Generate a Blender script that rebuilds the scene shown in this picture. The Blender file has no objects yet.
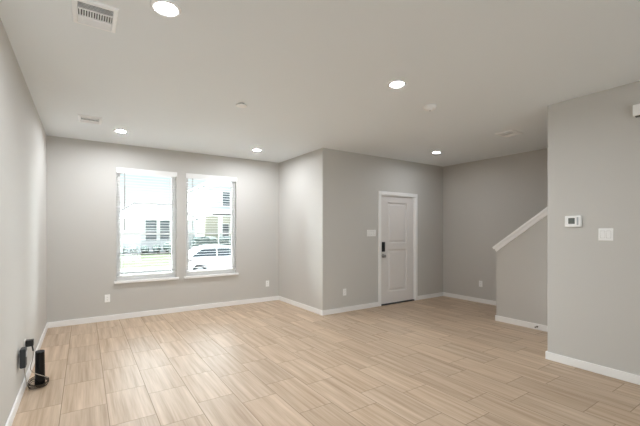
import bpy, bmesh, math, random
from mathutils import Vector, Matrix, noise

C = bpy.context.scene.collection
S = bpy.context.scene
R = math.radians
random.seed(7)

# ------------------------------------------------------------------ camera
cam_d = bpy.data.cameras.new('camera')
cam = bpy.data.objects.new('camera', cam_d)
C.objects.link(cam)
EYE = 1.3907
cam.location = (0, 0, EYE)
cam.rotation_euler = (R(90), 0, -0.5901)
cam_d.sensor_width = 36
cam_d.lens = 352.17 / 640 * 36
cam_d.shift_y = 17.34 / 640
cam_d.clip_start = 0.05
S.camera = cam

# ------------------------------------------------------------------ world, sun, exposure
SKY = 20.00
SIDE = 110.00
SUN = 32.00
LAMP = 700.00
ENTRY_LAMP = 225.00
BASE = 1.10
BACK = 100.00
S.view_settings.view_transform = 'Standard'
S.view_settings.look = 'None'
S.view_settings.exposure = 0.0
S.view_settings.gamma = 1.0
S.view_settings.use_curve_mapping = False
try:
    S.cycles.use_denoising = True
    S.cycles.max_bounces = 14
    S.cycles.diffuse_bounces = 10
    S.cycles.glossy_bounces = 4
    S.cycles.transparent_max_bounces = 16
    S.cycles.sample_clamp_indirect = 6
    S.cycles.caustics_reflective = False
    S.cycles.caustics_refractive = False
except Exception:
    pass

W = bpy.data.worlds.new('sky')
S.world = W
W.use_nodes = True
nt = W.node_tree
nt.nodes.clear()
out = nt.nodes.new('ShaderNodeOutputWorld')
bg = nt.nodes.new('ShaderNodeBackground')
tc = nt.nodes.new('ShaderNodeTexCoord')
sx = nt.nodes.new('ShaderNodeSeparateXYZ')
rp = nt.nodes.new('ShaderNodeValToRGB')
nt.links.new(tc.outputs['Generated'], sx.inputs[0])
nt.links.new(sx.outputs['Z'], rp.inputs[0])
nt.links.new(rp.outputs[0], bg.inputs[0])
nt.links.new(bg.outputs[0], out.inputs[0])
e = rp.color_ramp.elements
e[0].position = 0.0; e[0].color = (1.30, 1.30, 1.30, 1)
e[1].position = 0.9; e[1].color = (0.75, 0.95, 1.25, 1)
for ps_, cl_ in ((0.08, (1.06, 1.10, 1.12, 1)), (0.16, (0.80, 0.93, 0.98, 1)), (0.30, (0.95, 1.05, 1.15, 1))):
    m_ = rp.color_ramp.elements.new(ps_); m_.color = cl_
# added sky glow, high up and to the sides, lighting the room through the windows
def smooth(sock, a, b):
    n = nt.nodes.new('ShaderNodeMapRange'); n.interpolation_type = 'SMOOTHSTEP'
    n.inputs['From Min'].default_value = a; n.inputs['From Max'].default_value = b
    nt.links.new(sock, n.inputs['Value']); return n.outputs[0]
def mul(a, b):
    n = nt.nodes.new('ShaderNodeMath'); n.operation = 'MULTIPLY'
    nt.links.new(a, n.inputs[0])
    if isinstance(b, float): n.inputs[1].default_value = b
    else: nt.links.new(b, n.inputs[1])
    return n.outputs[0]
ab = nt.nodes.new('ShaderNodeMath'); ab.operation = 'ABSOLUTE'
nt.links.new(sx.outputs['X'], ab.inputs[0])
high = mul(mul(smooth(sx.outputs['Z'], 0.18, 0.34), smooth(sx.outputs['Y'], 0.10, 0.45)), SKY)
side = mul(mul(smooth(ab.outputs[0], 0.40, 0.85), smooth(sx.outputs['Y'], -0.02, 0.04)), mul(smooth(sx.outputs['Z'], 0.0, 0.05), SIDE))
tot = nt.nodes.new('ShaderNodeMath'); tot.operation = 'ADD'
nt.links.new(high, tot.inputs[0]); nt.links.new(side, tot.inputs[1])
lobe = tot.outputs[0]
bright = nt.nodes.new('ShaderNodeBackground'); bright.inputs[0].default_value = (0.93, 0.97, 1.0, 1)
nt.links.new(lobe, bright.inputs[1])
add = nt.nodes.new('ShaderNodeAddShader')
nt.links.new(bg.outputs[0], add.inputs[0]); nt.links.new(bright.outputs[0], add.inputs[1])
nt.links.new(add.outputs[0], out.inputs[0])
bg.inputs[1].default_value = BASE

sun_d = bpy.data.lights.new('sun', 'SUN')
sun_d.energy = SUN
sun_d.angle = R(1.5)
sun_d.color = (1.0, 0.97, 0.92)
sun = bpy.data.objects.new('sun', sun_d)
C.objects.link(sun)
sun.location = (-4, 30, 30)
sun.rotation_euler = Vector((0.12, -0.53, -0.84)).to_track_quat('-Z', 'Y').to_euler()

# rear area light: added fill, set outside the unseen garden doors
def area(name, loc, direction, sx_, sy_, energy, col=(1, 1, 1), portal=False):
    d = bpy.data.lights.new(name, 'AREA')
    d.shape = 'RECTANGLE'; d.size = sx_; d.size_y = sy_; d.energy = energy; d.color = col
    o = bpy.data.objects.new(name, d); C.objects.link(o)
    o.location = loc
    o.rotation_euler = Vector(direction).to_track_quat('-Z', 'Y').to_euler()
    if portal:
        d.cycles.is_portal = True
    return o
area('rear_fill_light', (0.85, -3.72, 1.15), (0, 1, 0), 2.3, 2.1, BACK, (0.95, 1.0, 1.05))
area('front_window_portal', (0.86, 6.47, 1.48), (0, -1, 0), 0.95, 1.85, 1, portal=True)
area('front_window_portal', (1.905, 6.47, 1.48), (0, -1, 0), 0.95, 1.85, 1, portal=True)

# ------------------------------------------------------------------ materials
def mat(name, col, rough=0.6, metal=0.0, spec=0.5, noise_amt=0.0, noise_scale=8.0, bump=0.0, bump_scale=60.0, emit=None, emit_s=0.0):
    m = bpy.data.materials.new(name)
    m.use_nodes = True
    t = m.node_tree
    b = t.nodes['Principled BSDF']
    b.inputs['Base Color'].default_value = (*col, 1)
    b.inputs['Roughness'].default_value = rough
    b.inputs['Metallic'].default_value = metal
    b.inputs['Specular IOR Level'].default_value = spec
    if noise_amt or bump:
        co = t.nodes.new('ShaderNodeTexCoord')
    if noise_amt:
        n = t.nodes.new('ShaderNodeTexNoise')
        n.inputs['Scale'].default_value = noise_scale
        n.inputs['Detail'].default_value = 4
        t.links.new(co.outputs['Object'], n.inputs['Vector'])
        mr = t.nodes.new('ShaderNodeMapRange')
        mr.inputs['To Min'].default_value = 1 - noise_amt
        mr.inputs['To Max'].default_value = 1 + noise_amt
        t.links.new(n.outputs['Fac'], mr.inputs['Value'])
        mx = t.nodes.new('ShaderNodeVectorMath'); mx.operation = 'SCALE'
        mx.inputs[0].default_value = col
        t.links.new(mr.outputs[0], mx.inputs['Scale'])
        t.links.new(mx.outputs[0], b.inputs['Base Color'])
    if bump:
        n2 = t.nodes.new('ShaderNodeTexNoise')
        n2.inputs['Scale'].default_value = bump_scale
        n2.inputs['Detail'].default_value = 3
        t.links.new(co.outputs['Object'], n2.inputs['Vector'])
        bp = t.nodes.new('ShaderNodeBump')
        bp.inputs['Strength'].default_value = bump
        bp.inputs['Distance'].default_value = 0.004
        t.links.new(n2.outputs['Fac'], bp.inputs['Height'])
        t.links.new(bp.outputs[0], b.inputs['Normal'])
    if emit:
        b.inputs['Emission Color'].default_value = (*emit, 1)
        b.inputs['Emission Strength'].default_value = emit_s
    return m

M = {}
M['wall'] = mat('greige_wall_paint', (0.57, 0.555, 0.526), 0.75, bump=0.05, bump_scale=120)
M['ceiling'] = mat('ceiling_paint', (0.83, 0.87, 0.895), 0.85, bump=0.08, bump_scale=90)
M['trim'] = mat('white_trim_paint', (0.89, 0.885, 0.875), 0.4)
M['door'] = mat('white_door_paint', (0.74, 0.71, 0.69), 0.45)
M['vinyl'] = mat('white_vinyl', (0.85, 0.85, 0.85), 0.4)
M['blind'] = mat('white_blind', (0.85, 0.85, 0.84), 0.45)
M['plastic'] = mat('white_plastic', (0.92, 0.92, 0.91), 0.35)
M['gap'] = mat('plate_groove', (0.36, 0.35, 0.33), 0.6)
M['slot'] = mat('outlet_slot', (0.10, 0.095, 0.09), 0.6)
M['black'] = mat('black_plastic', (0.012, 0.012, 0.013), 0.35)
M['dark'] = mat('dark_grey_plastic', (0.022, 0.025, 0.028), 0.5)
M['gloss'] = mat('glossy_black', (0.004, 0.004, 0.0045), 0.25, spec=0.3)
M['cable'] = mat('brown_cable', (0.05, 0.036, 0.022), 0.7, spec=0.2)
M['wire'] = mat('grey_wire', (0.34, 0.30, 0.25), 0.5)
M['bronze'] = mat('dark_threshold', (0.02, 0.018, 0.016), 0.5)
M['nickel'] = mat('brushed_nickel', (0.35, 0.34, 0.33), 0.35, 0.9)
M['screen'] = mat('grey_lcd', (0.13, 0.15, 0.14), 0.3)
M['register'] = mat('white_enamel', (0.93, 0.94, 0.95), 0.4)
M['duct'] = mat('duct_interior', (0.10, 0.10, 0.10), 0.8)
M['wand'] = mat('clear_grey_wand', (0.13, 0.13, 0.12), 0.3)
M['cord'] = mat('white_cord', (0.72, 0.74, 0.74), 0.7)
M['lens'] = mat('lamp_lens', (0.9, 0.9, 0.88), 0.5, emit=(0.965, 1.0, 1.05), emit_s=LAMP)
M['stair'] = mat('stair_carpet', (0.42, 0.38, 0.33), 0.95, noise_amt=0.15, noise_scale=60)
M['lawn'] = mat('lawn_grass', (0.044, 0.052, 0.035), 0.9, spec=0.0, noise_amt=0.25, noise_scale=1.2)
M['concrete'] = mat('pale_concrete', (0.30, 0.295, 0.28), 0.85, noise_amt=0.05, noise_scale=1.5)
M['bounce_ground'] = mat('pale_bounce_ground', (0.70, 0.69, 0.67), 0.9, noise_amt=0.08, noise_scale=20)
M['asphalt'] = mat('pale_street', (0.13, 0.13, 0.13), 0.9, noise_amt=0.08, noise_scale=3)
M['siding'] = mat('white_siding', (0.82, 0.82, 0.82), 0.8, noise_amt=0.03, noise_scale=3)
M['siding2'] = mat('pale_grey_siding', (0.60, 0.64, 0.65), 0.8, noise_amt=0.03, noise_scale=3)
M['tan'] = mat('tan_stucco', (0.5, 0.48, 0.39), 0.85, noise_amt=0.05, noise_scale=3)
M['roof'] = mat('pale_shingle', (0.72, 0.72, 0.72), 0.9, noise_amt=0.06, noise_scale=5)
M['ridge'] = mat('grey_ridge', (0.012, 0.012, 0.012), 0.9)
M['roof2'] = mat('grey_shingle', (0.11, 0.12, 0.125), 0.9, noise_amt=0.08, noise_scale=5)
M['house_glass'] = mat('dark_window_glass', (0.05, 0.075, 0.085), 0.3)
M['leaf'] = mat('shrub_leaf', (0.06, 0.085, 0.075), 0.8, noise_amt=0.35, noise_scale=6)
M['hedge'] = mat('hedge_leaf', (0.12, 0.15, 0.14), 0.8, noise_amt=0.3, noise_scale=6)
M['stem'] = mat('shrub_stem', (0.10, 0.07, 0.05), 0.9)
M['mulch'] = mat('mulch_bed', (0.035, 0.033, 0.03), 0.95, spec=0.0, noise_amt=0.3, noise_scale=6)
M['car'] = mat('white_car_paint', (0.85, 0.86, 0.88), 0.25)
M['car_glass'] = mat('car_glass', (0.03, 0.045, 0.055), 0.2)
M['tyre'] = mat('tyre_rubber', (0.04, 0.045, 0.05), 0.8)
M['rim'] = mat('alloy_rim', (0.5, 0.52, 0.54), 0.35, 0.5)
M['tail'] = mat('tail_lamp', (0.10, 0.09, 0.09), 0.2)
M['brass'] = mat('stop_metal', (0.20, 0.19, 0.18), 0.4, 0.6)

M['entry_lens'] = mat('entry_lamp_lens', (0.9, 0.9, 0.88), 0.5, emit=(0.965, 1.0, 1.05), emit_s=ENTRY_LAMP)
def glass_mat():
    m = bpy.data.materials.new('window_glass'); m.use_nodes = True
    t = m.node_tree; t.nodes.clear()
    o = t.nodes.new('ShaderNodeOutputMaterial')
    tr = t.nodes.new('ShaderNodeBsdfTransparent'); tr.inputs[0].default_value = (0.94, 0.97, 0.965, 1)
    g = t.nodes.new('ShaderNodeBsdfGlossy'); g.inputs['Roughness'].default_value = 0.02
    f = t.nodes.new('ShaderNodeFresnel'); f.inputs[0].default_value = 1.45
    mx = t.nodes.new('ShaderNodeMixShader')
    t.links.new(f.outputs[0], mx.inputs[0]); t.links.new(tr.outputs[0], mx.inputs[1]); t.links.new(g.outputs[0], mx.inputs[2])
    t.links.new(mx.outputs[0], o.inputs[0])
    return m
M['glass'] = glass_mat()

def floor_mat():
    X0, TW, TL = 0.152, 0.302, 0.5955          # 12 x 24 in tiles laid lengthwise to the window wall
    m = bpy.data.materials.new('woodlook_tile'); m.use_nodes = True
    t = m.node_tree; N = t.nodes; L = t.links
    b = N['Principled BSDF']
    co = N.new('ShaderNodeTexCoord'); sp = N.new('ShaderNodeSeparateXYZ')
    L.new(co.outputs['Object'], sp.inputs[0])
    def ma(op, a, bb=None, c=None):
        n = N.new('ShaderNodeMath'); n.operation = op
        for i, v in enumerate((a, bb, c)):
            if v is None: continue
            if isinstance(v, (int, float)): n.inputs[i].default_value = v
            else: L.new(v, n.inputs[i])
        return n.outputs[0]
    u = ma('DIVIDE', ma('SUBTRACT', sp.outputs['X'], X0), TW)
    col = ma('FLOOR', u)
    par = ma('FLOORED_MODULO', col, 2.0)
    off = ma('MULTIPLY', par, -0.2)
    v = ma('DIVIDE', ma('SUBTRACT', ma('SUBTRACT', sp.outputs['Y'], 2.905), off), TL)
    row = ma('FLOOR', v)
    fu = ma('SUBTRACT', u, col); fv = ma('SUBTRACT', v, row)
    du = ma('MULTIPLY', ma('MINIMUM', fu, ma('SUBTRACT', 1.0, fu)), TW)
    dv = ma('MULTIPLY', ma('MINIMUM', fv, ma('SUBTRACT', 1.0, fv)), TL)
    dist = ma('MINIMUM', du, dv)
    g = N.new('ShaderNodeMapRange'); g.interpolation_type = 'SMOOTHSTEP'
    g.inputs['From Min'].default_value = 0.0010; g.inputs['From Max'].default_value = 0.0040
    L.new(dist, g.inputs['Value'])               # 0 in the joint, 1 on the tile
    cb = N.new('ShaderNodeCombineXYZ'); L.new(col, cb.inputs[0]); L.new(row, cb.inputs[1])
    wn = N.new('ShaderNodeTexWhiteNoise'); wn.noise_dimensions = '2D'; L.new(cb.outputs[0], wn.inputs['Vector'])
    ws = N.new('ShaderNodeSeparateXYZ'); L.new(wn.outputs['Color'], ws.inputs[0])
    # long grain, different in each tile
    gv = N.new('ShaderNodeCombineXYZ')
    L.new(ma('ADD', ma('MULTIPLY', sp.outputs['X'], 20.0), ma('MULTIPLY', ws.outputs[0], 40.0)), gv.inputs[0])
    L.new(ma('ADD', ma('MULTIPLY', sp.outputs['Y'], 0.9), ma('MULTIPLY', ws.outputs[1], 40.0)), gv.inputs[1])
    n1 = N.new('ShaderNodeTexNoise'); n1.inputs['Scale'].default_value = 1.0; n1.inputs['Detail'].default_value = 3.5
    n1.inputs['Roughness'].default_value = 0.55
    L.new(gv.outputs[0], n1.inputs['Vector'])
    gv2 = N.new('ShaderNodeVectorMath'); gv2.operation = 'MULTIPLY'; gv2.inputs[1].default_value = (5.0, 2.5, 1)
    L.new(gv.outputs[0], gv2.inputs[0])
    n2 = N.new('ShaderNodeTexNoise'); n2.inputs['Scale'].default_value = 1.0; n2.inputs['Detail'].default_value = 2
    L.new(gv2.outputs[0], n2.inputs['Vector'])
    fac = ma('ADD', ma('MULTIPLY', n1.outputs['Fac'], 0.75), ma('MULTIPLY', n2.outputs['Fac'], 0.25))
    ramp = N.new('ShaderNodeValToRGB'); L.new(fac, ramp.inputs[0])
    el = ramp.color_ramp.elements
    el[0].position = 0.33; el[0].color = (0.40, 0.28, 0.182, 1)
    el[1].position = 0.68; el[1].color = (0.65, 0.51, 0.385, 1)
    k = ramp.color_ramp.elements.new(0.5); k.color = (0.525, 0.395, 0.28, 1)
    br = ma('ADD', 0.93, ma('MULTIPLY', ws.outputs[2], 0.14))
    sc = N.new('ShaderNodeVectorMath'); sc.operation = 'SCALE'
    L.new(ramp.outputs[0], sc.inputs[0]); L.new(br, sc.inputs['Scale'])
    mix = N.new('ShaderNodeMix'); mix.data_type = 'RGBA'
    L.new(g.outputs[0], mix.inputs['Factor'])
    mix.inputs['A'].default_value = (0.34, 0.26, 0.19, 1)
    L.new(sc.outputs[0], mix.inputs['B'])
    L.new(mix.outputs['Result'], b.inputs['Base Color'])
    rg = N.new('ShaderNodeMapRange'); rg.inputs['To Min'].default_value = 0.8; rg.inputs['To Max'].default_value = 0.42
    L.new(g.outputs[0], rg.inputs['Value']); L.new(rg.outputs[0], b.inputs['Roughness'])
    bp = N.new('ShaderNodeBump'); bp.inputs['Strength'].default_value = 0.5; bp.inputs['Distance'].default_value = 0.002
    L.new(g.outputs[0], bp.inputs['Height']); L.new(bp.outputs[0], b.inputs['Normal'])
    L.new(ma('MULTIPLY', g.outputs[0], 0.42), b.inputs['Specular IOR Level'])
    return m
M['floor'] = floor_mat()

# ------------------------------------------------------------------ helpers
def B(): return bmesh.new()

def box(bm, x0, x1, y0, y1, z0, z1, mtx=None):
    vs = [Vector((x, y, z)) for x in (x0, x1) for y in (y0, y1) for z in (z0, z1)]
    if mtx: vs = [mtx @ v for v in vs]
    v = [bm.verts.new(p) for p in vs]
    for f in ((0, 1, 3, 2), (4, 6, 7, 5), (0, 4, 5, 1), (2, 3, 7, 6), (0, 2, 6, 4), (1, 5, 7, 3)):
        bm.faces.new([v[i] for i in f])
    return bm

def prism(bm, pts, axis, a, b):
    """polygon pts (2-D) extruded along axis from a to b; axis 0: pts=(y,z), 1: (x,z), 2: (x,y)"""
    def P(p, t):
        return {0: (t, p[0], p[1]), 1: (p[0], t, p[1]), 2: (p[0], p[1], t)}[axis]
    A = [bm.verts.new(P(p, a)) for p in pts]; Bv = [bm.verts.new(P(p, b)) for p in pts]
    n = len(pts)
    bm.faces.new(A); bm.faces.new(Bv[::-1])
    for i in range(n):
        bm.faces.new((A[i], Bv[i], Bv[(i + 1) % n], A[(i + 1) % n]))
    return bm

def lathe(bm, prof, seg=40, mtx=None):
    """prof = [(r, z)...] turned round local z"""
    rings = []
    for r, z in prof:
        if r < 1e-6:
            p = Vector((0, 0, z)); rings.append([bm.verts.new(mtx @ p if mtx else p)])
        else:
            ring = []
            for i in range(seg):
                a = 2 * math.pi * i / seg
                p = Vector((r * math.cos(a), r * math.sin(a), z))
                ring.append(bm.verts.new(mtx @ p if mtx else p))
            rings.append(ring)
    for A, D in zip(rings, rings[1:]):
        for i in range(seg):
            j = (i + 1) % seg
            if len(A) == 1 and len(D) == 1: continue
            if len(A) == 1: bm.faces.new((A[0], D[i], D[j]))
            elif len(D) == 1: bm.faces.new((A[i], D[0], A[j]))
            else: bm.faces.new((A[i], D[i], D[j], A[j]))
    return bm

def tube(bm, pts, r, seg=8, closed=False):
    pts = [Vector(p) for p in pts]
    n = len(pts); rings = []
    prev = None
    for i, p in enumerate(pts):
        if closed: t = pts[(i + 1) % n] - pts[i - 1]
        else: t = pts[min(i + 1, n - 1)] - pts[max(i - 1, 0)]
        t.normalize()
        ref = prev if prev is not None else (Vector((0, 0, 1)) if abs(t.z) < 0.9 else Vector((1, 0, 0)))
        a = (ref - t * ref.dot(t)).normalized(); prev = a
        b = t.cross(a)
        rings.append([bm.verts.new(p + (a * math.cos(2 * math.pi * k / seg) + b * math.sin(2 * math.pi * k / seg)) * r) for k in range(seg)])
    for i in range(n if closed else n - 1):
        A, D = rings[i], rings[(i + 1) % n]
        for k in range(seg):
            bm.faces.new((A[k], A[(k + 1) % seg], D[(k + 1) % seg], D[k]))
    if not closed:
        bm.faces.new(rings[0][::-1]); bm.faces.new(rings[-1])
    return bm

def obj(name, bm, material, parent=None, bevel=0.0, smooth=False, seg=2):
    bmesh.ops.recalc_face_normals(bm, faces=bm.faces[:])
    me = bpy.data.meshes.new(name); bm.to_mesh(me); bm.free()
    o = bpy.data.objects.new(name, me); C.objects.link(o)
    me.materials.append(material)
    if smooth:
        for p in me.polygons: p.use_smooth = True
    if bevel:
        md = o.modifiers.new('bevel', 'BEVEL'); md.width = bevel; md.segments = seg; md.limit_method = 'ANGLE'; md.angle_limit = R(40)
    if parent: o.parent = parent
    return o

def struct(name, bm, material, bevel=0.0, parent=None):
    o = obj(name, bm, material, parent, bevel)
    o['kind'] = 'structure'
    return o

def thing(name, label, cat, loc=(0, 0, 0), rotz=0.0, group=None):
    o = bpy.data.objects.new(name, None); C.objects.link(o)
    o.empty_display_size = 0.1
    o.location = loc; o.rotation_euler = (0, 0, rotz)
    o['label'] = label; o['category'] = cat
    if group: o['group'] = group
    return o

def tag(o, label, cat, group=None):
    o['label'] = label; o['category'] = cat
    if group: o['group'] = group
    return o

def dup(root, loc, rotz, label):
    r = root.copy(); C.objects.link(r); r.location = loc; r.rotation_euler = (0, 0, rotz); r['label'] = label
    for ch in list(root.children):
        c = ch.copy(); C.objects.link(c); c.parent = r
        for g in ch.children:
            d = g.copy(); C.objects.link(d); d.parent = c
    return r

# ------------------------------------------------------------------ room shell
H = 2.74
XL, YB, XB, YD, XF, XR, YR, XH, YH = -0.4418, 6.3163, 3.2376, 4.758, 6.3298, 4.158, 1.795, 5.278, 2.9975
YBK = -3.6
T = 0.135

struct('floor', box(B(), XL - T, XF + T, YBK - T, YB + T, -0.12, 0.0), M['floor'])
struct('ceiling', box(B(), XL - T, XF + T, YBK - T, YB + T, H, H + 0.12), M['ceiling'])
struct('wall_left', box(B(), XL - T, XL, YBK - T, YB + T, 0, H), M['wall'])

# window wall with two openings
WIN = ((0.418, 1.302), (1.455, 2.355))
WZ0, WZ1 = 0.575, 2.368
bm = B()
xs = [XL, WIN[0][0], WIN[0][1], WIN[1][0], WIN[1][1], XB + T]
for i in range(5):
    if i in (1, 3):
        box(bm, xs[i], xs[i + 1], YB, YB + T, 0, WZ0); box(bm, xs[i], xs[i + 1], YB, YB + T, WZ1, H)
    else:
        box(bm, xs[i], xs[i + 1], YB, YB + T, 0, H)
bmesh.ops.remove_doubles(bm, verts=bm.verts[:], dist=1e-5)
struct('wall_back', bm, M['wall'])
struct('wall_corner', box(B(), XB, XB + T, YD + T, YB, 0, H), M['wall'])
# entry wall with door opening
DX0, DX1, DZ1 = 4.527, 5.451, 2.048
bm = B()
box(bm, XB, DX0, YD, YD + T, 0, H); box(bm, DX0, DX1, YD, YD + T, DZ1, H); box(bm, DX1, XF + T, YD, YD + T, 0, H)
struct('wall_entry', bm, M['wall'])
struct('wall_far_right', box(B(), XF, XF + T, YBK - T, YD, 0, H), M['wall'])
struct('wall_right', box(B(), XR, XH + 0.115, YBK - T, YR, 0, H), M['wall'], 0.006)
# wall behind the camera, with the glazed garden doors
bm = B()
box(bm, XL, -0.35, YBK - T, YBK, 0, H); box(bm, 2.05, XR, YBK - T, YBK, 0, H); box(bm, -0.35, 2.05, YBK - T, YBK, 2.25, H)
struct('wall_behind', bm, M['wall'])
# stair half wall: sloped top
TAN = 0.7507
ztop = 1.06
zn = ztop + (YH - YR) * TAN
struct('wall_stair', prism(B(), [(YH, 0), (YH, ztop), (YR, zn), (YR, 0)], 0, XH, XH + 0.115), M['wall'])
struct('wall_stair_end', box(B(), XH + 0.115, XF, 0.75, 0.9, 0, H), M['wall'])
# stairs behind the half wall, rising towards the camera
bm = B()
for i in range(8):
    y1 = 2.90 - 0.25 * i
    box(bm, XH + 0.117, XF - 0.002, 0.9, y1, 0.19 * i, 0.19 * (i + 1))
struct('stairs', bm, M['stair'])

# sloped cap of the half wall
ca = math.atan(TAN)
d_ = Vector((-math.cos(ca), math.sin(ca)))      # (y,z) going up the slope (towards the camera)
n_ = Vector((math.sin(ca), math.cos(ca)))
p0 = Vector((YH + 0.0, ztop)) - d_ * 0.005
LEN = 2.0 * 0.77
q = lambda a, b: tuple(p0 + d_ * a + n_ * b)
capL = (YH - YR) / math.cos(ca) - 0.004
cap = prism(B(), [q(0, 0.052), q(0, 0.088), q(capL, 0.088), q(capL, 0.052)], 0, XH - 0.022, XH + 0.137)
o = struct('trim_1', cap, M['trim'], 0.004)
skirt = B()
prism(skirt, [q(0.012, 0.0), q(0.012, 0.052), q(capL, 0.052), q(capL, 0.0)], 0, XH - 0.014, XH)
prism(skirt, [q(0.012, 0.0), q(0.012, 0.052), q(capL, 0.052), q(capL, 0.0)], 0, XH, XH + 0.115)
prism(skirt, [q(0.012, 0.0), q(0.012, 0.052), q(capL, 0.052), q(capL, 0.0)], 0, XH + 0.115, XH + 0.129)
struct('skirt', skirt, M['trim'], parent=o)

# baseboards
BH, BT = 0.083, 0.014
def base(name, *bs):
    bm = B()
    for b in bs: box(bm, *b, 0, BH)
    return struct(name, bm, M['trim'], 0.004)
base('baseboard_left', (XL, XL + BT, YBK, YB))
base('baseboard_back', (XL + BT, XB, YB - BT, YB))
base('baseboard_corner', (XB - BT, XB, YD - BT, YB - BT))
base('baseboard_entry', (XB, 4.462, YD - BT, YD), (5.516, XF, YD - BT, YD))
base('baseboard_far_right', (XF - BT, XF, 2.93, YD - BT))
base('baseboard_stair', (XH - BT, XH, YR + BT, YH + BT), (XH, XH + 0.115, YH, YH + BT))
base('baseboard_right', (XR - BT, XR, YBK, YR + BT), (XR, XH - BT, YR, YR + BT))

# ------------------------------------------------------------------ windows
def ring(bm, x0, x1, z0, z1, w, y0, y1):
    box(bm, x0, x0 + w, y0, y1, z0, z1); box(bm, x1 - w, x1, y0, y1, z0, z1)
    box(bm, x0 + w, x1 - w, y0, y1, z0, z0 + w); box(bm, x0 + w, x1 - w, y0, y1, z1 - w, z1)

def window(n, x0, x1):
    zs = 0.598
    f = B(); ring(f, x0, x1, zs, WZ1, 0.032, YB + 0.062, YB + 0.13)
    root = struct('window_%d' % n, f, M['vinyl'], 0.003)
    zm = 1.337
    s = B(); ring(s, x0 + 0.032, x1 - 0.032, zm - 0.02, WZ1 - 0.032, 0.028, YB + 0.10, YB + 0.125)
    struct('upper_sash', s, M['vinyl'], 0.002, root)
    s = B(); ring(s, x0 + 0.032, x1 - 0.032, zs + 0.032, zm + 0.012, 0.032, YB + 0.07, YB + 0.097)
    struct('lower_sash', s, M['vinyl'], 0.002, root)
    struct('pane', box(B(), x0 + 0.058, x1 - 0.058, YB + 0.111, YB + 0.115, zm - 0.01, WZ1 - 0.05), M['glass'], 0, root)
    struct('pane', box(B(), x0 + 0.058, x1 - 0.058, YB + 0.082, YB + 0.086, zs + 0.05, zm), M['glass'], 0, root)
    st = B()
    prism(st, [(x0 - 0.035, YB - 0.035), (x1 + 0.035, YB - 0.035), (x1 + 0.035, YB), (x1, YB), (x1, YB + 0.12), (x0, YB + 0.12), (x0, YB), (x0 - 0.035, YB)], 2, 0.562, zs)
    struct('sill', st, M['trim'], 0.005, root)
window(1, *WIN[0]); window(2, *WIN[1])

def blind(name, x0, x1, label):
    cx = (x0 + x1) / 2
    root = thing(name, label, 'blind', (cx, YB + 0.03, WZ1), 0, 'venetian blinds in the two front windows')
    w = (x1 - x0) / 2 - 0.006
    bm = B()
    box(bm, -w, w, -0.022, 0.028, -0.052, -0.004)
    obj('headrail', bm, M['blind'], root, 0.003)
    bm = B()
    box(bm, -w - 0.012, w + 0.012, -0.052, -0.042, -0.076, 0.004)
    box(bm, -w - 0.012, -w - 0.004, -0.042, -0.031, -0.076, 0.004); box(bm, w + 0.004, w + 0.012, -0.042, -0.031, -0.076, 0.004)
    box(bm, -w + 0.05, -w + 0.08, -0.042, -0.022, -0.05, -0.01); box(bm, w - 0.08, w - 0.05, -0.042, -0.022, -0.05, -0.01)
    obj('valance', bm, M['blind'], root, 0.003)
    bm = B()
    zz = -0.082; tilt = R(-2)
    while zz > -1.675:
        m = Matrix.Translation((0, 0.002, zz)) @ Matrix.Rotation(tilt, 4, 'X')
        pr = [(-0.025, -0.0013), (-0.012, 0.0012), (0.012, 0.0012), (0.025, -0.0013)]
        top = [[bm.verts.new(m @ Vector((x, y, z + 0.0013))) for y, z in pr] for x in (-w, w)]
        bot = [[bm.verts.new(m @ Vector((x, y, z - 0.0013))) for y, z in pr] for x in (-w, w)]
        for k in range(3):
            bm.faces.new((top[0][k], top[0][k + 1], top[1][k + 1], top[1][k]))
            bm.faces.new((bot[0][k], bot[1][k], bot[1][k + 1], bot[0][k + 1]))
        for sd in (0, 1):
            bm.faces.new((top[sd][0], bot[sd][0], bot[sd][1], top[sd][1])); bm.faces.new((top[sd][1], bot[sd][1], bot[sd][2], top[sd][2])); bm.faces.new((top[sd][2], bot[sd][2], bot[sd][3], top[sd][3]))
        bm.faces.new((top[0][0], top[1][0], bot[1][0], bot[0][0])); bm.faces.new((top[0][3], bot[0][3], bot[1][3], top[1][3]))
        zz -= 0.0455
    obj('slats', bm, M['blind'], root)
    obj('bottom_rail', box(B(), -w, w, -0.024, 0.028, -1.712, -1.69), M['blind'], root, 0.003)
    for x in (-w + 0.10, w - 0.10):
        bm = B()
        tube(bm, [(x, -0.0265, -0.05), (x, -0.0265, -1.70)], 0.0016, 6); tube(bm, [(x, 0.0305, -0.05), (x, 0.0305, -1.70)], 0.0016, 6)
        obj('ladder_cord', bm, M['cord'], root)
    bm = B()
    tube(bm, [(-w + 0.108, -0.036, -0.05), (-w + 0.108, -0.036, -0.30)], 0.0035, 8)
    tube(bm, [(-w + 0.108, -0.036, -0.28), (-w + 0.108, -0.036, -0.97)], 0.0055, 8)
    obj('tilt_wand', bm, M['wand'], root)
blind('venetian_blind', *WIN[0], 'white slatted blind lowered in the left window, facing the lawn')
blind('venetian_blind', *WIN[1], 'white slatted blind lowered in the right window, facing the parked car')

# glazed garden doors behind the camera
f = B(); ring(f, -0.35, 2.05, 0.0, 2.25, 0.07, YBK - 0.1, YBK - 0.03); box(f, 0.81, 0.89, YBK - 0.1, YBK - 0.03, 0.07, 2.18)
dr = struct('door_2', f, M['vinyl'], 0.003)
for a, b in ((-0.28, 0.81), (0.89, 1.98)):
    struct('pane', box(B(), a, b, YBK - 0.067, YBK - 0.063, 0.07, 2.18), M['glass'], 0, dr)

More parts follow.
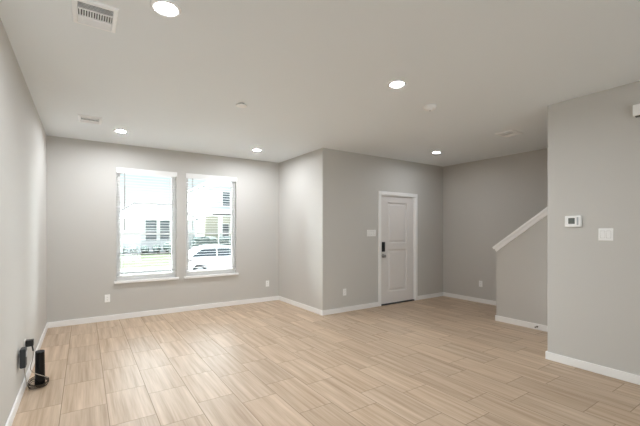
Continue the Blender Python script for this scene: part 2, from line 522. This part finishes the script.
# ------------------------------------------------------------------ front door
def panel_slab(x0, x1, z0, z1, yf, th, panels):
    bm = B()
    xs = sorted({x0, x1, *[p for a in panels for p in (a[0], a[1])]})
    zs = sorted({z0, z1, *[p for a in panels for p in (a[2], a[3])]})
    def quad(a, b, c, d): bm.faces.new([bm.verts.new(v) for v in (a, b, c, d)])
    for i in range(len(xs) - 1):
        for j in range(len(zs) - 1):
            a, b, c, d = xs[i], xs[i + 1], zs[j], zs[j + 1]
            if any(abs(a - p[0]) < 1e-6 and abs(c - p[2]) < 1e-6 for p in panels):
                prev = None
                for ins, dep in ((0, 0), (0.005, 0.013), (0.018, 0.019), (0.032, 0.019), (0.058, 0.005)):
                    r = [(a + ins, yf + dep, c + ins), (b - ins, yf + dep, c + ins), (b - ins, yf + dep, d - ins), (a + ins, yf + dep, d - ins)]
                    if prev:
                        for k in range(4): quad(prev[k], prev[(k + 1) % 4], r[(k + 1) % 4], r[k])
                    prev = r
                quad(*prev)
            else:
                quad((a, yf, c), (b, yf, c), (b, yf, d), (a, yf, d))
    yb = yf + th
    quad((x0, yb, z0), (x0, yb, z1), (x1, yb, z1), (x1, yb, z0))
    quad((x0, yf, z0), (x0, yf, z1), (x0, yb, z1), (x0, yb, z0)); quad((x1, yf, z0), (x1, yb, z0), (x1, yb, z1), (x1, yf, z1))
    quad((x0, yf, z0), (x0, yb, z0), (x1, yb, z0), (x1, yf, z0)); quad((x0, yf, z1), (x1, yf, z1), (x1, yb, z1), (x0, yb, z1))
    bmesh.ops.remove_doubles(bm, verts=bm.verts[:], dist=1e-5)
    return bm

SL0, SL1 = 4.543, 5.437
door = struct('door_1', panel_slab(SL0, SL1, 0.026, 2.034, YD + 0.022, 0.045,
      [(4.735, 5.245, 1.145, 1.915), (4.735, 5.245, 0.235, 1.03)]), M['door'])
# door lock, knob
KX = 4.607
bm = box(B(), KX - 0.033, KX + 0.033, YD - 0.006, YD + 0.022, 0.995, 1.175)
lock = struct('keypad_lock', bm, M['black'], 0.008, door); lock['label'] = 'black keypad deadbolt'
bm = B()
lathe(bm, [(0, -0.012), (0.016, -0.012), (0.02, -0.006), (0.02, 0)], 24, Matrix.Translation((KX, YD - 0.006, 1.03)) @ Matrix.Rotation(R(-90), 4, 'X') @ Matrix.Scale(-1, 4, (0, 0, 1)) )
struct('thumb_turn', bm, M['nickel'], 0, lock)
bm = B()
lathe(bm, [(0.034, 0.0), (0.034, 0.006), (0.028, 0.010), (0.013, 0.012), (0.012, 0.03), (0.02, 0.036), (0.028, 0.047), (0.027, 0.058), (0.018, 0.064), (0, 0.065)], 28,
      Matrix.Translation((KX, YD + 0.022, 0.916)) @ Matrix.Rotation(R(90), 4, 'X'))
kn = struct('door_knob', bm, M['nickel'], 0, door); kn['label'] = 'round metal knob'
for p in kn.data.polygons: p.use_smooth = True
# casing, jamb, threshold
bm = B()
CW = 0.064
box(bm, DX0 - CW, DX0, YD - 0.017, YD, 0, DZ1 + CW); box(bm, DX1, DX1 + CW, YD - 0.017, YD, 0, DZ1 + CW); box(bm, DX0, DX1, YD - 0.017, YD, DZ1, DZ1 + CW)
cas = struct('trim_2', bm, M['trim'], 0.005)
bm = B()
box(bm, DX0 - 0.002, SL0 - 0.003, YD - 0.004, YD + 0.14, 0.0, DZ1); box(bm, SL1 + 0.003, DX1 + 0.002, YD - 0.004, YD + 0.14, 0.0, DZ1); box(bm, DX0, DX1, YD - 0.004, YD + 0.14, 2.037, DZ1 + 0.002)
struct('jamb', bm, M['trim'], 0, cas)
struct('threshold', box(B(), SL0 - 0.002, SL1 + 0.002, YD - 0.004, YD + 0.14, 0.0, 0.022), M['bronze'], 0.003, cas)

# ------------------------------------------------------------------ wall plates (canonical: on plane y=0, facing -y)
def outlet(name, label, loc, rz):
    t = thing(name, label, 'outlet', loc, rz, 'duplex wall outlets')
    obj('cover_plate', box(B(), -0.036, 0.036, -0.006, 0, -0.0585, 0.0585), M['plastic'], t, 0.003)
    for s in (1, -1):
        bm = B()
        pts = [(0.0165 * math.copysign(min(1, abs(math.cos(a)) * 1.35), math.cos(a)), s * 0.0205 + 0.0145 * math.sin(a)) for a in [2 * math.pi * k / 24 for k in range(24)]]
        prism(bm, pts, 1, -0.0085, -0.005)
        rc = obj('receptacle', bm, M['plastic'], t)
        bm = B()
        box(bm, -0.008, -0.0055, -0.0089, -0.0075, s * 0.0205 - 0.002, s * 0.0205 + 0.007); box(bm, 0.0055, 0.008, -0.0089, -0.0075, s * 0.0205 - 0.002, s * 0.0205 + 0.006)
        box(bm, -0.002, 0.002, -0.0089, -0.0075, s * 0.0205 - 0.009, s * 0.0205 - 0.005)
        obj('slots', bm, M['slot'], rc)
    return t
out0 = outlet('wall_outlet', 'white outlet on window wall, below and left of the left window', (0.296, YB, 0.345), 0)
dup(out0, (2.988, YB, 0.347), 0, 'white outlet on window wall, right of the windows near the inside corner')
dup(out0, (3.69, YD, 0.338), 0, 'white outlet low on the entry wall left of the front door')
dup(out0, (XF, 3.902, 0.365), R(-90), 'white outlet on the shaded far wall beside the stair half wall')
dup(out0, (XL, 4.07, 0.36), R(90), 'white outlet on left wall with black plugs in it')

def switch(name, label, loc, rz, gangs, group=None):
    t = thing(name, label, 'light switch', loc, rz, group)
    w = (0.0699 + 0.046 * (gangs - 1)) / 2
    obj('cover_plate', box(B(), -w, w, -0.006, 0, -0.0585, 0.0585), M['plastic'], t, 0.003)
    for g in range(gangs):
        x = (g - (gangs - 1) / 2) * 0.046
        bm = B()
        prism(bm, [(-0.006, -0.033), (-0.0075, -0.033), (-0.0115, 0.033), (-0.006, 0.033)], 0, x - 0.0165, x + 0.0165)
        obj('rocker', bm, M['plastic'], t, 0.001)
        bm = B(); ring(bm, x - 0.0185, x + 0.0185, -0.0352, 0.0352, 0.002, -0.0066, -0.0055)
        obj('rocker_gap', bm, M['gap'], t)
    return t
switch('switch_plate', 'wide white four-rocker switch plate on the entry wall left of the front door', (4.30, YD, 1.342), 0, 4)
switch('switch_plate', 'white two-rocker switch plate on right wall below the thermostat', (XR, 1.281, 1.351), R(-90), 2)

t = thing('thermostat', 'small white thermostat with grey screen on right wall', 'thermostat', (XR, 1.548, 1.483), R(-90))
obj('housing', box(B(), -0.074, 0.074, -0.024, 0, -0.058, 0.056), M['plastic'], t, 0.008)
obj('screen', box(B(), -0.040, 0.018, -0.0255, -0.022, -0.026, 0.034), M['screen'], t, 0.002)
bm = B()
obj('button_panel', box(B(), 0.034, 0.050, -0.0255, -0.022, -0.040, 0.040), M['rim'], t, 0.002)

t = thing('door_chime', 'white box mounted high on right wall at the photo edge', 'door chime', (XR, 0.97, 2.466), R(-90))
bm = B()
prism(bm, [(-0.006, -0.05), (-0.045, -0.045), (-0.05, -0.03), (-0.05, 0.05), (-0.045, 0.055), (0, 0.055), (0, -0.05)], 0, -0.10, 0.10)
obj('cover', bm, M['plastic'], t, 0.003)
bm = B()
box(bm, -0.085, 0.085, -0.040, -0.006, -0.056, -0.047)
obj('dark_underside', bm, M['slot'], t)  # dark strip along the underside of the box

# door stop on the stair baseboard
bm = B()
lathe(bm, [(0, 0), (0.012, 0), (0.012, 0.006), (0.006, 0.008), (0.006, 0.045), (0.010, 0.047), (0.010, 0.060), (0, 0.062)], 16, Matrix.Rotation(R(-90), 4, 'Y'))
o = obj('door_stop', bm, M['brass']); o.location = (XH - BT, 2.40, 0.045)
tag(o, 'small dark metal door stop on the stair half wall baseboard', 'door stop')

# ------------------------------------------------------------------ ceiling fixtures
def downlight(label, x, y):
    t = thing('recessed_light', label, 'ceiling light', (x, y, H), 0, 'round recessed ceiling lights')
    bm = B()
    lathe(bm, [(0.088, 0), (0.088, -0.005), (0.083, -0.010), (0.072, -0.011), (0.055, -0.004)], 48)
    obj('trim_ring', bm, M['register'], t, smooth=True)
    bm = B(); lathe(bm, [(0.0555, -0.0045), (0.04, -0.006), (0, -0.007)], 48)
    obj('lens', bm, M['lens'], t, smooth=True)
    return t
dl = downlight('glowing recessed light at the top of the photo beside the large ceiling vent', 0.412, 2.291)
dup(dl, (2.397, 2.303, H), 0, 'glowing recessed light in mid ceiling just left of the smoke detector')
el_ = downlight('small glowing recessed light over the entry near the front door', 5.062, 3.938)
next(c for c in el_.children if c.name.startswith('lens')).data.materials[0] = M['entry_lens']
dup(dl, (0.416, 5.478, H), 0, 'glowing recessed light above the left window near the small ceiling vent')
dup(dl, (2.407, 5.50, H), 0, 'glowing recessed light above and right of the right window')

t = thing('sprinkler_cover', 'round white cover plate on the ceiling between the lights, not glowing', 'sprinkler', (1.396, 3.592, H))
bm = B(); lathe(bm, [(0.034, 0), (0.034, -0.016)], 32)
obj('cup', bm, M['duct'], t)
bm = B(); lathe(bm, [(0, -0.014), (0.057, -0.014), (0.058, -0.018), (0.054, -0.024), (0.03, -0.027), (0, -0.028)], 40)
obj('cover_disc', bm, M['plastic'], t, smooth=False)

t = thing('smoke_detector', 'round white smoke detector on the ceiling right of the middle light', 'smoke detector', (3.13, 2.521, H))
bm = B(); lathe(bm, [(0.07, 0), (0.07, -0.010), (0.066, -0.012)], 40)
obj('mounting_base', bm, M['plastic'], t)
bm = B(); lathe(bm, [(0.064, -0.010), (0.062, -0.026), (0.052, -0.034), (0.046, -0.034), (0.044, -0.029), (0.036, -0.029), (0.034, -0.040), (0.026, -0.046), (0, -0.047)], 40)
obj('housing', bm, M['plastic'], t, smooth=False)
bm = B(); lathe(bm, [(0, -0.0495), (0.009, -0.0495), (0.011, -0.046)], 20)
obj('test_button', bm, M['rim'], t)

def register(label, x, y, rz):
    t = thing('ceiling_vent', label, 'air vent', (x, y, H), rz, 'white ceiling air vents')
    w, l = 0.120, 0.152                       # half sizes; rows of blades run along local x
    iw, il = 0.090, 0.122
    bm = B()
    def fr(r0, r1, z0, z1):
        a = [(-r0[0], -r0[1], z0), (r0[0], -r0[1], z0), (r0[0], r0[1], z0), (-r0[0], r0[1], z0)]
        b = [(-r1[0], -r1[1], z1), (r1[0], -r1[1], z1), (r1[0], r1[1], z1), (-r1[0], r1[1], z1)]
        va = [bm.verts.new(p) for p in a]; vb = [bm.verts.new(p) for p in b]
        for k in range(4): bm.faces.new((va[k], va[(k + 1) % 4], vb[(k + 1) % 4], vb[k]))
    fr((w, l), (w, l), 0, -0.004); fr((w, l), (w - 0.006, l - 0.006), -0.004, -0.012); fr((w - 0.006, l - 0.006), (iw + 0.004, il + 0.004), -0.012, -0.014); fr((iw + 0.004, il + 0.004), (iw, il), -0.014, -0.003)
    for yy in (-0.045, 0.047): box(bm, -iw, iw, yy - 0.005, yy + 0.005, -0.012, -0.004)
    bmesh.ops.remove_doubles(bm, verts=bm.verts[:], dist=1e-5)
    obj('frame', bm, M['register'], t)
    obj('duct_opening', box(B(), -iw, iw, -il, il, -0.0022, -0.0006), M['duct'], t)
    bm = B()
    for k in range(5):                        # bank thrown towards -y
        yy = -il + 0.008 + k * 0.0145
        box(bm, -iw, iw, -0.0008, 0.0008, -0.008, 0.008, Matrix.Translation((0, yy, -0.008)) @ Matrix.Rotation(R(-49), 4, 'X'))
    obj('louvers', bm, M['register'], t)
    bm = B()
    for k in range(14):
        xx = -iw + 0.007 + k * 0.0135
        box(bm, -0.0015, 0.0015, -0.040, 0.042, -0.0045, 0.0045, Matrix.Translation((xx, 0, -0.008)) @ Matrix.Rotation(R(35), 4, 'Y'))
    obj('cross_louvers', bm, M['register'], t)
    bm = B()
    for k in range(5):
        yy = 0.058 + k * 0.0145
        box(bm, -iw, iw, -0.0008, 0.0008, -0.009, 0.009, Matrix.Translation((0, yy, -0.008)) @ Matrix.Rotation(R(49), 4, 'X'))
    obj('louvers', bm, M['register'], t)
    return t
rg = register('large white air vent at the top left of the ceiling', 0.058, 2.614, R(180))
dup(rg, (0.060, 5.11, H), R(180), 'small-looking white air vent on the ceiling near the left window')
dup(rg, (4.905, 2.607, H), R(-90), 'white air vent on the ceiling in front of the stair half wall')

# ------------------------------------------------------------------ black device, plugs and cables by the left wall
def arc(cx, cy, z, rx, ry, n=40, wob=0.0, tilt=0.0, ph=0.0, turns=1.0):
    pts = []
    for i in range(int(n * turns)):
        a = ph + 2 * math.pi * i / n
        pts.append((cx + rx * math.cos(a), cy + ry * math.sin(a), z + wob * math.sin(3 * a + ph) + tilt * math.sin(a - 0.4) + tilt))
    return pts
DXC, DYC = -0.330, 4.03
t = thing('tower_device', 'tall black cylindrical device standing on floor beside the left wall', 'router', (DXC, DYC, 0))
bm = B(); lathe(bm, [(0, 0), (0.038, 0), (0.039, 0.004), (0.037, 0.06), (0.0345, 0.295), (0.0335, 0.302)], 36)
obj('body', bm, M['gloss'], t, smooth=False)
bm = B(); lathe(bm, [(0.034, 0.299), (0.033, 0.308), (0.027, 0.310), (0.024, 0.304), (0, 0.303)], 36)
obj('top_ring', bm, M['dark'], t, smooth=True)

t = thing('power_adapter', 'dark grey power adapter hanging on the left wall outlet, nearer the camera', 'power adapter', (XL, 3.80, 0.325), 0)
obj('brick', box(B(), 0.012, 0.052, -0.135, -0.045, -0.042, 0.110), M['dark'], t, 0.008)
obj('prongs', box(B(), 0.0, 0.014, -0.062, -0.050, 0.03, 0.06), M['nickel'], t)
bm = B(); box(bm, 0.052, 0.056, -0.128, -0.060, 0.045, 0.085)
obj('rating_label', bm, M['rim'], t)

t = thing('power_plug', 'black plug sticking out of the left wall outlet above the cables', 'plug', (XL, 4.06, 0.385), 0)
obj('plug_body', box(B(), 0.009, 0.066, -0.024, 0.030, -0.030, 0.028), M['black'], t, 0.007)
bm = B(); tube(bm, [(0.054, 0.0, -0.02), (0.058, 0.0, -0.05), (0.062, -0.002, -0.075)], 0.006, 10)
obj('strain_relief', bm, M['black'], t)

bm = B()
loops = [arc(DXC - 0.012, DYC + 0.01, 0.010 + 0.006 * k, 0.068 + 0.006 * (k % 2), 0.115 - 0.008 * k, 44, 0.003, 0.004 * k, 0.7 * k) for k in range(4)]
for lp in loops: tube(bm, lp, 0.0034, 8, closed=True)
o = obj('cable_coil', bm, M['cable'], smooth=True)
tag(o, 'brown cable coiled flat on floor around the black device', 'cable')

def bez(p, n=24):
    p = [Vector(v) for v in p]; o_ = []
    for i in range(n + 1):
        s = i / n
        q_ = p[:]
        while len(q_) > 1: q_ = [q_[k].lerp(q_[k + 1], s) for k in range(len(q_) - 1)]
        o_.append(tuple(q_[0]))
    return o_
bm = B()
tube(bm, bez([(XL + 0.036, 3.72, 0.284), (XL + 0.05, 3.74, 0.10), (XL + 0.06, 3.78, 0.0), (XL + 0.05, 3.86, 0.06), (XL + 0.045, 3.895, 0.03)]), 0.003, 8)
o = obj('adapter_cord', bm, M['wire'], smooth=True)
tag(o, 'thin grey cord drooping from the dark adapter to the floor', 'cord')
bm = B()
tube(bm, bez([(XL + 0.062, 4.058, 0.31), (XL + 0.07, 4.05, 0.16), (XL + 0.01, 4.02, 0.20), (XL + 0.05, 3.93, 0.12), (DXC - 0.02, 3.90, 0.17), (DXC + 0.055, 3.93, 0.09), (DXC + 0.062, 4.05, 0.05)]), 0.003, 8)
o = obj('plug_cord', bm, M['wire'], smooth=True)
tag(o, 'thin pale cord looping from the black plug around the device', 'cord')

# ------------------------------------------------------------------ outside: street, lawns, houses, shrubs, car
struct('front_yard', box(B(), -15, 30, YB + T, 12.0, -0.55, -0.35), M['bounce_ground'])  # unseen ground, coloured pale to bounce light up into the room
struct('added_sunshade', box(B(), XL - 1.0, XB + T, YB + T, YB + T + 1.25, 2.52, 2.74), M['trim'])  # unseen overhang, added to keep direct sun off the windows and blinds
struct('street', box(B(), -25, 45, 12.0, 21.6, -1.3, -1.0), M['asphalt'])
bm = B()
prism(bm, [(21.6, -1.3), (21.6, -0.82), (21.85, -0.82), (22.6, -0.80), (22.6, -1.3)], 0, -25, 45)
struct('sidewalk', bm, M['concrete'])
bm = B()
prism(bm, [(22.6, -1.3), (22.6, -0.80), (28.4, -0.38), (60, -0.30), (60, -1.3)], 0, -25, 45)
struct('lawn', bm, M['lawn'])

# white house across the street
t = thing('house', 'white hip-roofed house across the street, through the left window', 'house', (4.65, 30.2, -0.40))
ox, oy, oz = 4.65, 30.2, -0.40
obj('wall', box(B(), 1.75 - ox, 7.45 - ox, 0, 6.6, -0.1, 2.62), M['siding'], t)
ez, rz_ = 2.25 - oz, 3.66 - oz
bm = B()
A = [(1.45 - ox, -0.25, ez), (7.8 - ox, -0.25, ez), (7.8 - ox, 7.2, ez), (1.45 - ox, 7.2, ez)]
Rg = [(3.5 - ox, 3.6, rz_), (6.9 - ox, 3.6, rz_)]
va = [bm.verts.new(p) for p in A]; vr = [bm.verts.new(p) for p in Rg]
for f_ in ((va[0], va[1], vr[1], vr[0]), (va[1], va[2], vr[1]), (va[2], va[3], vr[0], vr[1]), (va[3], va[0], vr[0])): bm.faces.new(f_)
bm.faces.new(va[::-1])
rf = obj('roof', bm, M['roof'], t)
bm = B()
up = Vector((0, 0, 0.03))
for a, b in ((Rg[0], Rg[1]), (Rg[0], A[0]), (Rg[1], A[1]), (Rg[0], A[3]), (Rg[1], A[2])):
    tube(bm, [Vector(a) + up, Vector(b) + up], 0.10, 8)
obj('ridge_cap', bm, M['ridge'], rf)
for x0, x1 in ((3.95, 4.73), (4.99, 5.69)):
    bm = B(); ring(bm, x0 - ox - 0.05, x1 - ox + 0.05, 0.55 - oz, 2.24 - oz, 0.05, -0.05, 0.02); box(bm, x0 - ox, x1 - ox, -0.03, 0.02, 1.37 - oz, 1.42 - oz)
    w_ = obj('window', bm, M['vinyl'], t)
    obj('pane', box(B(), x0 - ox, x1 - ox, -0.02, -0.005, 0.6 - oz, 2.2 - oz), M['house_glass'], w_)

# two-storey house further right
t = thing('house', 'two-storey grey house with a porch, through the right window', 'house', (12.0, 32.3, -0.15))
ox, oy, oz = 12.0, 32.3, -0.15
obj('wall', box(B(), 9.35 - ox, 17 - ox, 0, 9, -0.3, 5.5 - oz), M['siding2'], t)
bm = B()
A = [(9.0 - ox, -0.6, 5.45 - oz), (17.5 - ox, -0.6, 5.45 - oz), (17.5 - ox, 9.5, 5.45 - oz), (9.0 - ox, 9.5, 5.45 - oz)]
Rg = [(12.5 - ox, 4.4, 7.6 - oz), (14.5 - ox, 4.4, 7.6 - oz)]
va = [bm.verts.new(p) for p in A]; vr = [bm.verts.new(p) for p in Rg]
for f_ in ((va[0], va[1], vr[1], vr[0]), (va[1], va[2], vr[1]), (va[2], va[3], vr[0], vr[1]), (va[3], va[0], vr[0])): bm.faces.new(f_)
bm.faces.new(va[::-1])
obj('roof', bm, M['roof2'], t)
def hwin(x0, x1, z0, z1, y=0.0, name='window', frame='vinyl'):
    bm = B(); ring(bm, x0 - ox - 0.08, x1 - ox + 0.08, z0 - oz - 0.08, z1 - oz + 0.08, 0.08, y - 0.05, y + 0.02)
    w_ = obj(name, bm, M[frame], t)
    obj('pane', box(B(), x0 - ox, x1 - ox, y - 0.02, y - 0.005, z0 - oz, z1 - oz), M['house_glass'], w_)
hwin(10.70, 11.40, 3.70, 4.95)
hwin(12.6, 13.3, 3.70, 4.95)
bm = B()
prism(bm, [(-2.5, 2.62 - oz), (-2.5, 2.80 - oz), (0.0, 3.35 - oz), (0.0, 2.62 - oz)], 0, 8.95 - ox, 15 - ox)
obj('porch_roof', bm, M['roof'], t)
obj('fascia', box(B(), 8.93 - ox, 15 - ox, -2.55, -2.48, 2.72 - oz, 2.86 - oz), M['ridge'], t)
obj('porch_wall', box(B(), 8.95 - ox, 15 - ox, -0.5, 0.0, -0.1, 2.62 - oz), M['tan'], t)
hwin(10.38, 11.12, 0.4, 1.95, -0.5)
for x in (9.62, 12.1):
    obj('column', box(B(), x - ox, x + 0.3 - ox, -2.4, -2.1, -0.1, 2.62 - oz), M['vinyl'], t, 0.02)

t = thing('outbuilding', 'low pale outbuilding between the two houses, through the right window', 'outbuilding', (8.42, 34.5, -0.2))
obj('wall', box(B(), -0.42, 0.42, 0, 2.0, -0.1, 2.55), M['siding2'], t)
bm = B(); prism(bm, [(-0.5, 2.5), (0.5, 2.5), (0.5, 2.62), (0, 2.75), (-0.5, 2.62)], 1, -0.2, 2.2)
obj('roof', bm, M['roof'], t)

def shrub(name, label, x, y, zb, rx, ry, h, m, group, seed, boxy=False):
    t = thing(name, label, 'shrub', (x, y, zb), 0, group)
    bm = B()
    bmesh.ops.create_icosphere(bm, subdivisions=4, radius=1)
    for v in bm.verts:
        p = v.co.copy()
        if boxy:
            mm = max(abs(p.x), abs(p.y), abs(p.z)); p = p.lerp(p / mm, 0.75)
        k = 1 + 0.22 * noise.noise(p * 3.1 + Vector((seed * 3.7, seed, 0))) + 0.13 * noise.noise(p * 9 + Vector((seed, 0, seed * 2)))
        v.co = Vector((p.x * rx * k, p.y * ry * k, h * 0.53 + p.z * h * 0.47 * k))
    obj('foliage', bm, m, t)
    bm = B(); tube(bm, [(0, 0, -0.05), (0.02, 0, h * 0.4)], 0.05, 7)
    obj('stem', bm, M['stem'], t)
random.seed(3)
for i, (x, w, h, place) in enumerate(((2.36, 0.27, 0.62, 'leftmost of the row'), (3.06, 0.27, 0.62, 'second from the left in the row'), (3.75, 0.27, 0.58, 'under the left dark house window'), (4.55, 0.28, 0.62, 'under the right dark house window'), (5.28, 0.27, 0.72, 'rightmost and tallest of the row'))):
    shrub('shrub', 'round green shrub against the white house, ' + place, x, 28.95, -0.40 + 0.03 * i, w, 0.4, h, M['leaf'], 'shrubs along the white house', i + 1)
struct('planting_bed', box(B(), 1.9, 5.8, 28.45, 30.15, -0.45, -0.33), M['mulch'])
shrub('hedge', 'clipped grey-green hedge behind the parked car, left of the white porch column', 8.25, 29.4, -0.30, 0.95, 0.4, 1.15, M['hedge'], 'clipped hedges behind the car', 11, True)
shrub('hedge', 'clipped grey-green hedge behind the parked car, right of the white porch column', 10.35, 29.4, -0.30, 0.80, 0.4, 1.15, M['hedge'], 'clipped hedges behind the car', 12, True)

# parked white car, tail to the left
gx, gy, gz = 4.22, 18.0, -1.0
t = thing('car', 'white car with dark windows parked on the street, through the right window', 'car', (gx + 2.2, gy + 0.9, gz))
def cl(p): return (p[0] - 2.2, p[1])
bm = B()
prof = [(0.02, 0.42), (0.0, 0.62), (0.04, 0.90), (0.16, 1.03), (2.9, 1.02), (4.0, 0.94), (4.40, 0.80), (4.45, 0.55), (4.42, 0.34),
        (3.95, 0.27), (3.90, 0.50), (3.75, 0.66), (3.55, 0.70), (3.35, 0.66), (3.20, 0.50), (3.16, 0.27),
        (1.03, 0.27), (0.98, 0.50), (0.83, 0.66), (0.62, 0.70), (0.42, 0.66), (0.27, 0.50), (0.22, 0.36)]
prism(bm, [cl(p) for p in prof], 1, -0.9, 0.9)
body = obj('body', bm, M['car'], t, 0.05, seg=3)
bm = B()                                     # greenhouse, tumbled home
g0 = [(0.12, 1.02), (0.72, 1.49), (1.3, 1.58), (2.2, 1.56), (3.05, 1.01)]
inset = [0.03, 0.16, 0.18, 0.18, 0.03]
va = [bm.verts.new((p[0] - 2.2, -0.88 + i_, p[1])) for p, i_ in zip(g0, inset)]
vb = [bm.verts.new((p[0] - 2.2, 0.88 - i_, p[1])) for p, i_ in zip(g0, inset)]
bm.faces.new(va); bm.faces.new(vb[::-1])
for k in range(5): bm.faces.new((va[k], vb[k], vb[(k + 1) % 5], va[(k + 1) % 5]))
obj('cabin', bm, M['car'], t, 0.03)
def side_glass(pts, s):
    bm = B()
    def yy(z): return s * (0.862 - 0.28 * (z - 1.02) + 0.004)
    A = [bm.verts.new((x - 2.2, yy(z), z)) for x, z in pts]; D = [bm.verts.new((x - 2.2, yy(z) - s * 0.03, z)) for x, z in pts]
    n = len(pts); bm.faces.new(A); bm.faces.new(D[::-1])
    for k in range(n): bm.faces.new((A[k], D[k], D[(k + 1) % n], A[(k + 1) % n]))
    obj('side_window', bm, M['car_glass'], t)
for s in (-1, 1):
    side_glass([(0.14, 1.055), (0.74, 1.42), (1.45, 1.48), (1.45, 1.055)], s)
    side_glass([(1.52, 1.055), (1.52, 1.48), (2.15, 1.46), (2.72, 1.055)], s)
for x in (0.62, 3.55):
    for s in (-1, 1):
        mt = Matrix.Translation((x - 2.2, s * 0.78, 0.33)) @ Matrix.Rotation(R(90), 4, 'X')
        bm = B(); lathe(bm, [(0.20, -0.10), (0.30, -0.10), (0.33, -0.07), (0.33, 0.07), (0.30, 0.10), (0.20, 0.10), (0.20, -0.10)], 32, mt)
        wh = obj('wheel', bm, M['tyre'], t)
        bm = B(); lathe(bm, [(0, -0.085), (0.06, -0.09), (0.20, -0.07), (0.20, 0.07), (0.06, 0.09), (0, 0.085)], 32, mt)
        obj('hub', bm, M['rim'], wh)
bm = B(); box(bm, -2.21, -1.95, -0.905, -0.70, 0.86, 1.0); 
obj('tail_light', bm, M['tail'], t, 0.02)
bm = B(); box(bm, -2.21, -1.95, 0.70, 0.905, 0.86, 1.0)
obj('tail_light', bm, M['tail'], t, 0.02)
